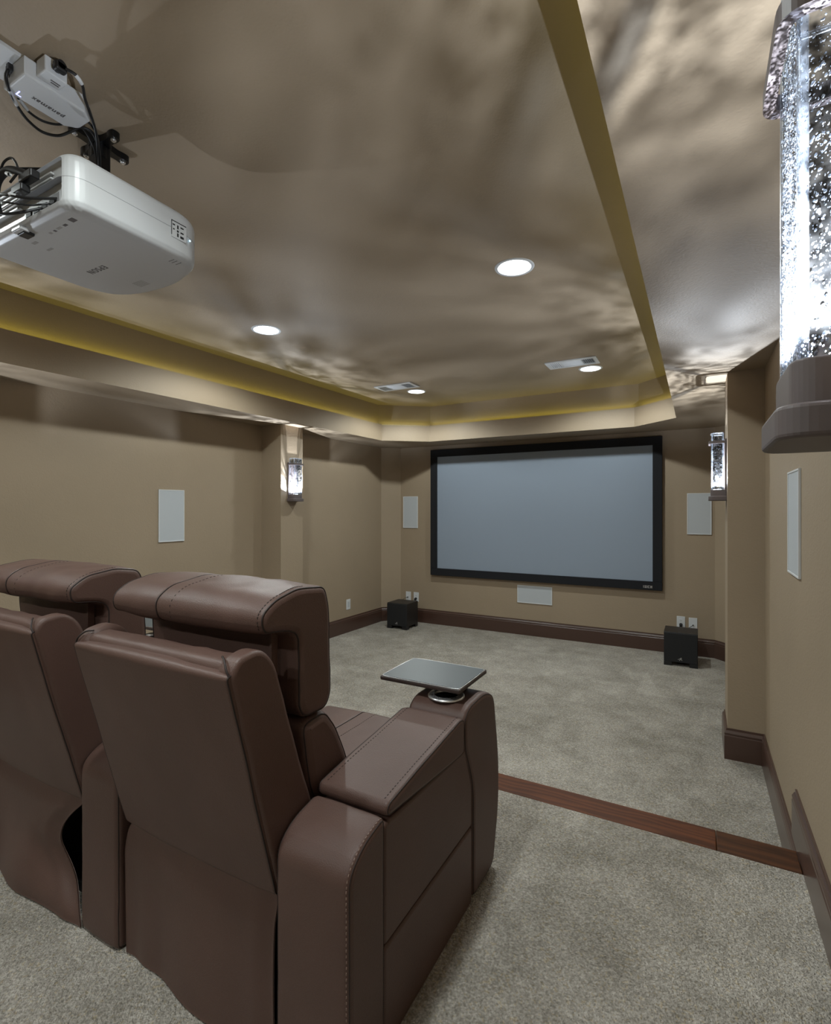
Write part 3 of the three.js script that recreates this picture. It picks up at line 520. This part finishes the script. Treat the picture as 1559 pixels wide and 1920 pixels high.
function recliner(x, label, { tray, skirt, leftArm, sd }) {
  const t = thing('theater_recliner', label, 'recliner', [x, BY, BZ], 0, 'row of brown leather recliners'), L = M.leather, w = 0.285, seams = [-0.09];
  part('base_frame', put(join(box(-0.24, 0.24, 0.23, 0.45, -1.68, -0.98), box(-0.27, 0.27, 0.2, 0.23, -1.66, -0.92))), M.black, t);
  const oB = { r0: 0.008, crown: 0.006, noise: 0.0022, scale: 5, sd }, oH = { r0: 0.018, r1: 0.018, crown: 0.006, noise: 0.0042, scale: 9, sd, step: 0.016 }, oL = { r0: 0.024, crown: 0.006, noise: 0.004, scale: 8, sd: sd + 3 }, oS = { r0: 0.02, crown: 0.008, noise: 0.002, scale: 6, sd: sd + 5 };
  const line = (name, owner, outline, x0, x1, opt, x, r, sink, mat = M.welt) => part(name, put(welt(outline, x0, x1, opt, x, r, sink)), mat, owner);
  const back = part('back_panel', put(pad(O.backPanel, -w + 0.002, w - 0.002, oB)), L, t);
  for (const s of [-1, 1]) line('piping', back, O.backPanel, -w + 0.002, w - 0.002, oB, s * (w - 0.004), 0.0020, 0);
  part('top_roll', put(pad(O.backRoll, -w + 0.012, w - 0.012, { r0: 0.012, noise: 0.0025, scale: 14, sd })), L, back);
  part('back_core', put(pad(O.backCore, -w + 0.03, w - 0.03, { r0: 0.01 })), L, t);
  for (const s of [-1, 1]) {
    const wg = part('back_wing', put(s > 0 ? pad(O.wing, w - 0.052, w + 0.004, { r0: 0.022, r1: 0.012, noise: 0.003, scale: 10, sd }) : pad(O.wing, -w - 0.004, -w + 0.052, { r0: 0.012, r1: 0.022, noise: 0.003, scale: 10, sd })), L, t);
    part('piping', put(tube([[s * (w - 0.047), 1.13, -0.742], [s * (w - 0.03), 1.128, -0.732], [s * (w - 0.012), 1.112, -0.722], [s * (w - 0.003), 1.098, -0.722]], 0.0022, 20, 6)), M.welt, wg);
  }
  const hx0 = -w - 0.004, hx1 = w - 0.005, head = part('headrest', put(pad(O.head, hx0, hx1, { ...oH, seams })), L, t);
  line('piping', head, O.head, hx0, hx1, oH, hx1 - 0.006, 0.0022, 0); line('piping', head, O.head, hx0, hx1, oH, -w + 0.006, 0.0022, 0);
  line('seam', head, O.head, hx0, hx1, oH, seams[0], 0.0016, 0.0012);
  part('stitching', put(stitches(O.head, hx0, hx1, oH, -0.030, p => p.x < 0.97 && p.y > 1.17, 0.010, 0.005)), M.stitch, head);
  part('stitching', put(stitches(O.head, hx0, hx1, oH, hx1 - 0.016, p => p.x < 0.96 && p.y > 1.17, 0.007, 0.005)), M.stitch, head);
  part('headrest_bracket', put(join(box(-0.205, 0.205, 0.96, 1.15, -0.926, -0.916), box(0.215, 0.222, 1.02, 1.15, -0.92, -0.90))), M.leather, head);
  const lx = w - 0.004, lum = part('lumbar_cushion', put(pad(O.lumbar, -lx, lx, { ...oL, seams })), L, t);
  line('piping', lum, O.lumbar, -lx, lx, oL, lx - 0.008, 0.0020, 0);
  const seat = part('seat_cushion', put(pad(O.seat, -w, w, { ...oS, seams })), L, t);
  line('seam', seat, O.seat, -w, w, oS, seams[0], 0.0016, 0.0012);
  part('stitching', put(stitches(O.seat, -w, w, oS, -0.030, p => p.x > 1.1 && p.y > 0.57, 0.009, 0.006)), M.stitch, seat);
  part('footrest', put(pad(O.foot, -w + 0.004, w - 0.004, { r0: 0.015 })), L, t);
  part('skirt', put(sheet(skirt, 60, 40, 0.0035)), L, t);
  arm(t, w + 0.007, w + (leftArm ? 0.194 : 0.210), 'right_arm', !leftArm);
  if (leftArm) arm(t, -w - 0.203, -w - 0.002, 'left_arm', false);
  if (tray) trayTable(t, tray[0] - x, tray[1]);
  return t;
}
const drape1 = (u, v) => {
  const r = 0.02 * Math.pow(Math.max(0, 1 - v * 9), 2);                          // rounded upper corners
  const x = -0.281 + r + (0.556 - 2 * r + 0.006 * v) * u - 0.006 * sm(0.7, 1, u) * Math.sin(v * 3.1);
  const y = 0.572 - 0.367 * v;
  const d = 0.860 - 0.012 * sm(0, 0.25, v) - 0.018 * v * sm(0.25, 0.75, u) + 0.010 * v * Math.sin(u * 8.2 + 0.5) - 0.008 * sm(0.05, 0.15, u) * (1 - sm(0.15, 0.3, u)) * v + 0.012 * sm(0.9, 1, u);
  return [x, y, -d];
};
const drape2 = (u, v) => {
  const bow = Math.pow(Math.sin(Math.PI * Math.min(1, v / 0.98)), 1.3);
  const x = -0.278 + 0.556 * u - 0.15 * sm(0.3, 1, u) * bow + 0.022 * v * v * v * sm(0.7, 1, u) + 0.03 * bow * (1 - sm(0, 0.4, u));
  const y = 0.572 - 0.366 * v;
  const d = 0.860 - 0.012 * sm(0, 0.2, v) - 0.030 * sm(0.5, 1, v) * sm(0.05, 0.5, u) + 0.022 * sm(0.45, 0.75, v) * (1 - sm(0.75, 1, v)) * sm(0.55, 0.95, u) + 0.010 * Math.sin(u * 6 + v * 3) * v + 0.014 * sm(0.86, 1, u);
  return [x, y, -d];
};
recliner(-1.115, 'brown leather recliner in the centre with a grey swivel tray on its arm', { tray: [-0.7965, -1.571], skirt: drape1, leftArm: false, sd: 1.3 });
recliner(-1.896, 'brown leather recliner at the left picture edge with a bowed rear skirt', { tray: [-2.42, -1.63], skirt: drape2, leftArm: true, sd: 7.7 });

// ---------------------------------------------------------------- projector
const font = await new FontLoader().loadAsync('fonts/droid/droid_sans_bold.typeface.json');
function flatText(str, size, depth) { const g = new TextGeometry(str, { font, size, depth, curveSegments: 4, bevelEnabled: false }); g.computeBoundingBox(); const b = g.boundingBox; return g.translate(-(b.min.x + b.max.x) / 2, -(b.min.y + b.max.y) / 2, 0); }
{
  const PX = -1.70, PZ = -0.945, yb = 2.24, yt = 2.395;
  const t = thing('projector', 'white home theater projector hanging upside down from the ceiling', 'projector', [PX, yb, PZ]);
  // plan outline: x across, -z forward (shape y forward); rear at -0.225, front at 0.205
  const outline = k => {
    const s = new THREE.Shape(), W = 0.262 + k, R = -0.222 - k, F = 0.165 + k;
    s.moveTo(-W + 0.03, R); s.lineTo(W - 0.03, R); s.quadraticCurveTo(W, R, W, R + 0.03); s.lineTo(W - 0.003, F - 0.03); s.bezierCurveTo(W - 0.006, F + 0.03, W - 0.04, F + 0.052, W - 0.11, F + 0.062);
    s.bezierCurveTo(0.08, F + 0.082, -0.02, F + 0.084, -W + 0.12, F + 0.068); s.bezierCurveTo(-W + 0.04, F + 0.05, -W + 0.006, F + 0.02, -W, F - 0.07); s.lineTo(-W, R + 0.03); s.quadraticCurveTo(-W, R, -W + 0.03, R); return s;
  };
  const H = yt - yb, bev = 0.03;
  const body = new THREE.ExtrudeGeometry(outline(-bev), { depth: H - 2 * bev, bevelEnabled: true, bevelSize: bev, bevelThickness: bev, bevelSegments: 8, curveSegments: 20 }).rotateX(-Math.PI / 2).translate(0, bev, 0);
  const bay = new RoundedBoxGeometry(0.45, 0.118, 0.12, 3, 0.012).translate(0.0, 0.079, 0.264);
  const shell = part('body', BGU.toCreasedNormals(cut(body.index ? body.toNonIndexed() : body, bay.toNonIndexed()), 0.6), M.projector, t);
  part('seam', new THREE.ExtrudeGeometry(outline(-bev), { depth: 0.0009, bevelEnabled: true, bevelSize: bev + 0.0004, bevelThickness: 0.0002, bevelSegments: 1, curveSegments: 20 }).rotateX(-Math.PI / 2).translate(0, 0.0825, 0), M.projDark, shell);
  // connector bay at the rear
  const pan = part('connector_panel', box(-0.222, 0.222, 0.022, 0.136, 0.1975, 0.2045), M.projector, t); pan.userData.label = 'louvred rear connector panel';
  for (let k = 0; k < 5; k++) { part('louver', rbox(-0.21, -0.01, 0.062 + k * 0.0145, 0.069 + k * 0.0145, 0.204, 0.219, 0.002), M.projector, pan); }
  for (let k = 0; k < 3; k++) part('louver', rbox(0.03, 0.16, 0.085 + k * 0.0145, 0.091 + k * 0.0145, 0.204, 0.214, 0.002), M.projector, pan);
  part('port_recess', rbox(0.0, 0.19, 0.026, 0.062, 0.199, 0.2065, 0.003), M.projDark, pan);
  for (let k = 0; k < 4; k++) part('port', rbox(0.015 + k * 0.042, 0.043 + k * 0.042, 0.034, 0.048, 0.204, 0.209, 0.001), M.black, pan);
  part('rear_clip', rbox(-0.03, 0.02, -0.004, 0.008, 0.200, 0.226, 0.004), M.projector, t);
  part('rear_knob', rbox(-0.025, 0.015, -0.008, 0.003, 0.185, 0.214, 0.004), M.blackPlastic, t);
  // control pad on the side
  const cp = part('control_pad', rbox(0.2505, 0.2612, 0.054, 0.106, -0.132, -0.078, 0.001), M.projector, t);
  part('pad_edge', box(0.2600, 0.2617, 0.104, 0.1065, -0.130, -0.079), M.black, cp); part('pad_edge', box(0.2600, 0.2617, 0.060, 0.1065, -0.0795, -0.078), M.black, cp);
  for (const [y, z, h, w] of [[0.094, -0.086, 0.004, 0.008], [0.091, -0.100, 0.011, 0.005], [0.094, -0.115, 0.004, 0.011], [0.080, -0.086, 0.004, 0.005], [0.078, -0.100, 0.006, 0.006], [0.078, -0.115, 0.004, 0.011], [0.066, -0.100, 0.011, 0.005], [0.064, -0.115, 0.007, 0.012]]) part('key', box(0.2605, 0.2620, y - h / 2, y + h / 2, z - w / 2, z + w / 2), M.black, cp);
  part('power_led', cyl(0.0026, 0.0016, 0.2585, 0.070, -0.146, 'x', 16), M.blueLed, t);
  part('front_foot', cyl(0.016, 0.016, 0.205, H + 0.004, -0.115, 'y', 24), M.blackPlastic, t);
  part('lens_ring', cyl(0.062, 0.03, -0.06, 0.075, -0.226, 'z', 40), M.projDark, t); part('lens_glass', cyl(0.05, 0.004, -0.06, 0.075, -0.241, 'z', 40), M.blackMetal, t);
  part('lens_shroud', new THREE.SphereGeometry(0.05, 32, 16).scale(1.5, 0.6, 0.75).translate(-0.03, 0.035, -0.19), M.projector, t);
  // print on the face that points down: the maker's name runs towards -x with its top to the front
  const down = g => g.rotateX(-Math.PI / 2).rotateY(0);
  const nm = flatText('EPSON', 0.022, 0.0006).scale(1, 1, 1).rotateX(Math.PI / 2).rotateY(Math.PI).translate(-0.055, 0.0003, -0.029);
  part('maker_name', nm, M.printGrey, t);
  const ic = [box(0.176, 0.198, -0.0004, 0.001, 0.164, 0.180)];
  for (const [x, z, w] of [[0.142, 0.168, 0.016], [0.110, 0.168, 0.022], [0.084, 0.166, 0.01], [0.060, 0.166, 0.012]]) ic.push(box(x - w / 2, x + w / 2, -0.0004, 0.001, z - 0.004, z + 0.004));
  part('icon_print', join(ic[0], ic[1], ic[3]), M.printGrey, t); part('icon_print', join(ic[2], ic[4], box(-0.055, -0.03, -0.0004, 0.001, 0.155, 0.165), box(-0.06, -0.03, -0.0004, 0.001, 0.114, 0.122)), M.printPale, t);
  for (const z of [-0.108, -0.119, -0.133]) part('indicator_mark', box(0.205, 0.232, -0.0003, 0.0012, z - 0.001, z + 0.001), M.printGrey, t);
  const fins = []; for (let k = 0; k < 6; k++) fins.push(box(-0.055, 0.0, -0.0004, 0.001, -0.150 - k * 0.006, -0.148 - k * 0.006));
  part('small_print', join(...fins), M.printPale, t);
  part('mount_plate', rbox(-0.11, 0.06, H - 0.002, H + 0.012, -0.09, 0.06, 0.004), M.blackMetal, t);
}
// ceiling mount
{
  const t = thing('projector_mount', 'black four-armed ceiling bracket holding the projector', 'mount', [-1.735, TOP, -0.97]);
  const hub = part('hub', join(cyl(0.034, 0.02, 0, -0.011, 0, 'y', 32), cyl(0.026, 0.05, 0, -0.035, 0, 'y', 32)), M.blackMetal, t);
  const armShape = () => { const s = new THREE.Shape(); s.moveTo(0, -0.03); s.quadraticCurveTo(0.03, -0.012, 0.062, -0.013); s.quadraticCurveTo(0.08, -0.018, 0.092, -0.012); s.quadraticCurveTo(0.098, 0, 0.092, 0.012); s.quadraticCurveTo(0.08, 0.018, 0.062, 0.013); s.quadraticCurveTo(0.03, 0.012, 0, 0.03); s.closePath(); return s; };
  for (let k = 0; k < 4; k++) {
    const a = part('arm', slab(armShape(), -0.022, -0.0005, { curveSegments: 10 }).rotateY(k * Math.PI / 2), M.blackMetal, t);
    part('bolt', join(cyl(0.0085, 0.004, 0.078, -0.024, 0, 'y', 20), cyl(0.005, 0.006, 0.078, -0.027, 0, 'y', 6)).rotateY(k * Math.PI / 2), M.silver, a);
  }
  part('column', rbox(-0.024, 0.024, -0.2535, -0.02, -0.024, 0.024, 0.006), M.blackMetal, t);
}
// ceiling power plate and surge protector
{
  const t = thing('power_plate', 'long white power plate on the ceiling at the upper left corner', 'power plate', [-1.65, TOP, -0.76]);
  part('plate', rbox(-0.066, 0.066, -0.011, -0.0003, -0.05, 0.16, 0.002), M.white, t);
  part('receptacle', rbox(-0.02, 0.02, -0.0125, -0.0105, 0.035, 0.062, 0.001), M.white, t);
  for (const z of [0.078, 0.022]) part('screw', cyl(0.0025, 0.001, -0.002, -0.0115, z), M.printGrey, t);
  for (const [x, w] of [[-0.006, 0.0015], [0.006, 0.0015]]) part('slot', box(x - w / 2, x + w / 2, -0.0132, -0.0122, 0.044, 0.054), M.printGrey, t);
}
{
  const t = thing('surge_protector', 'white boxy surge protector with black lettering on the ceiling plate', 'surge protector', [-1.62, TOP - 0.011, -0.77]);
  const s = poly([[-0.05, -0.085], [0.05, -0.085], [0.05, 0.06], [0.026, 0.085], [-0.026, 0.085], [-0.05, 0.06]]);
  part('housing', new THREE.ExtrudeGeometry(s, { depth: 0.040, bevelEnabled: true, bevelSize: 0.006, bevelThickness: 0.006, bevelSegments: 3 }).rotateX(-Math.PI / 2).translate(0, -0.0465, 0), M.white, t);
  const nm = flatText('panamax', 0.0135, 0.0006).rotateX(Math.PI / 2).rotateY(Math.PI / 2 + Math.PI).translate(-0.012, -0.0528, 0.0);
  part('maker_name', nm, M.printGrey, t);
  part('status_led', box(-0.040, -0.022, -0.0531, -0.052, 0.066, 0.069), M.violetLed, t); part('status_led', box(-0.043, -0.040, -0.0531, -0.052, 0.056, 0.069), M.violetLed, t);
}
{
  const t = thing('plug_adapter', 'small white block adapter plugged into the surge protector side', 'adapter', [-1.548, TOP - 0.03, -0.735]);
  part('block', rbox(-0.0155, 0.03, -0.022, 0.022, -0.028, 0.028, 0.004), M.white, t);
  part('lettering', join(box(-0.002, 0.002, -0.0226, -0.0215, -0.02, 0.0), box(0.006, 0.010, -0.0226, -0.0215, -0.02, 0.004)), M.printGrey, t);
}
// cables near the ceiling
{
  const t = thing('power_cable', 'black power cable looping from the adapter down to the mount', 'cable');
  part('plug', join(cyl(0.011, 0.03, -1.505, 2.632, -0.735, 'x', 20), rbox(-1.51, -1.49, 2.615, 2.64, -0.75, -0.72, 0.006)), M.blackPlastic, t);
  part('cord', tube([[-1.492, 2.628, -0.745], [-1.482, 2.622, -0.765], [-1.490, 2.615, -0.785], [-1.531, 2.612, -0.815], [-1.575, 2.608, -0.855], [-1.62, 2.595, -0.895], [-1.675, 2.57, -0.93], [-1.70, 2.53, -0.945]], 0.0042, 80, 8), M.cable, t);
  part('cable_tag', tube([[-1.482, 2.622, -0.765], [-1.484, 2.618, -0.775], [-1.490, 2.615, -0.785]], 0.0052, 10, 8), M.white, t);
}
{
  const loops = [
    ['longer black cable sagging in a loop below the surge protector', [[-1.625, 2.635, -0.672], [-1.635, 2.61, -0.668], [-1.66, 2.595, -0.685], [-1.70, 2.59, -0.722], [-1.735, 2.59, -0.765], [-1.748, 2.59, -0.808], [-1.725, 2.59, -0.838], [-1.68, 2.595, -0.852], [-1.64, 2.60, -0.862], [-1.63, 2.60, -0.885], [-1.66, 2.585, -0.925], [-1.70, 2.55, -0.95]], 0.0042],
    ['shorter black cable looping beside it under the surge protector', [[-1.635, 2.635, -0.675], [-1.65, 2.615, -0.685], [-1.685, 2.605, -0.718], [-1.715, 2.605, -0.755], [-1.72, 2.605, -0.795], [-1.695, 2.605, -0.825], [-1.65, 2.61, -0.84], [-1.615, 2.612, -0.858], [-1.62, 2.605, -0.89], [-1.665, 2.58, -0.93], [-1.705, 2.54, -0.955]], 0.0036],
    ['thin black cable from the side of the surge protector', [[-1.682, 2.63, -0.728], [-1.692, 2.615, -0.735], [-1.685, 2.61, -0.755], [-1.68, 2.608, -0.79], [-1.66, 2.606, -0.83], [-1.64, 2.604, -0.855], [-1.665, 2.585, -0.91], [-1.71, 2.54, -0.95]], 0.0028],
  ];
  loops.forEach(([lab, pts, r], i) => {
    const t = thing('signal_cable', lab, 'cable'); part('cord', tube(pts, r, 120, 8), M.cable, t);
    if (i < 2) part('cable_tag', tube([pts[2], pts[2].map((v, k) => (v * 0.5 + pts[3][k] * 0.5)), pts[3].map((v, k) => v * 0.9 + pts[2][k] * 0.1)].map(p => p), r + 0.001, 10, 8), M.white, t);
    part('connector', rbox(pts[0][0] - 0.007, pts[0][0] + 0.007, pts[0][1] - 0.012, pts[0][1] + 0.006, pts[0][2] - 0.006, pts[0][2] + 0.006, 0.002), M.blackPlastic, t);
  });
}
// cable bundle behind the projector
{
  const t = thing('cable_bundle', 'tangle of black cables and adapters behind the projector', 'cables');
  part('adapter_block', rbox(-1.63, -1.575, 2.292, 2.312, -0.700, -0.676, 0.004), M.blackPlastic, t);
  part('adapter_block', rbox(-1.60, -1.535, 2.318, 2.340, -0.704, -0.680, 0.004).rotateZ(0), M.blackPlastic, t);
  part('cable_wrap', tube([[-1.695, 2.26, -0.675], [-1.70, 2.30, -0.67], [-1.685, 2.345, -0.67], [-1.645, 2.362, -0.675], [-1.605, 2.352, -0.682], [-1.57, 2.335, -0.69]], 0.010, 50, 10), M.cable, t);
  part('cord', tube([[-1.68, 2.35, -0.668], [-1.65, 2.385, -0.67], [-1.615, 2.385, -0.675], [-1.60, 2.35, -0.68], [-1.63, 2.325, -0.675]], 0.003, 50, 8), M.cable, t);
  part('cord', tube([[-1.70, 2.31, -0.67], [-1.67, 2.30, -0.665], [-1.62, 2.285, -0.67], [-1.575, 2.275, -0.69], [-1.52, 2.282, -0.737]], 0.0038, 50, 8), M.cable, t);
  part('cord', tube([[-1.70, 2.30, -0.67], [-1.68, 2.285, -0.665], [-1.63, 2.268, -0.67], [-1.58, 2.262, -0.70], [-1.56, 2.280, -0.737]], 0.0026, 50, 8), M.cable, t);
  part('cord', tube([[-1.705, 2.29, -0.67], [-1.695, 2.27, -0.665], [-1.67, 2.250, -0.67], [-1.63, 2.25, -0.69], [-1.60, 2.279, -0.737]], 0.0038, 50, 8), M.cable, t);
  part('cord', tube([[-1.70, 2.34, -0.668], [-1.73, 2.40, -0.70], [-1.745, 2.47, -0.80], [-1.735, 2.53, -0.93]], 0.006, 60, 8), M.cable, t);
  part('cable_tag', tube([[-1.63, 2.345, -0.668], [-1.61, 2.335, -0.666]], 0.0055, 6, 8), M.white, t);
  part('cable_tag', tube([[-1.62, 2.286, -0.67], [-1.598, 2.281, -0.678]], 0.0048, 6, 8), M.white, t);
}

renderer.render(scene, camera);
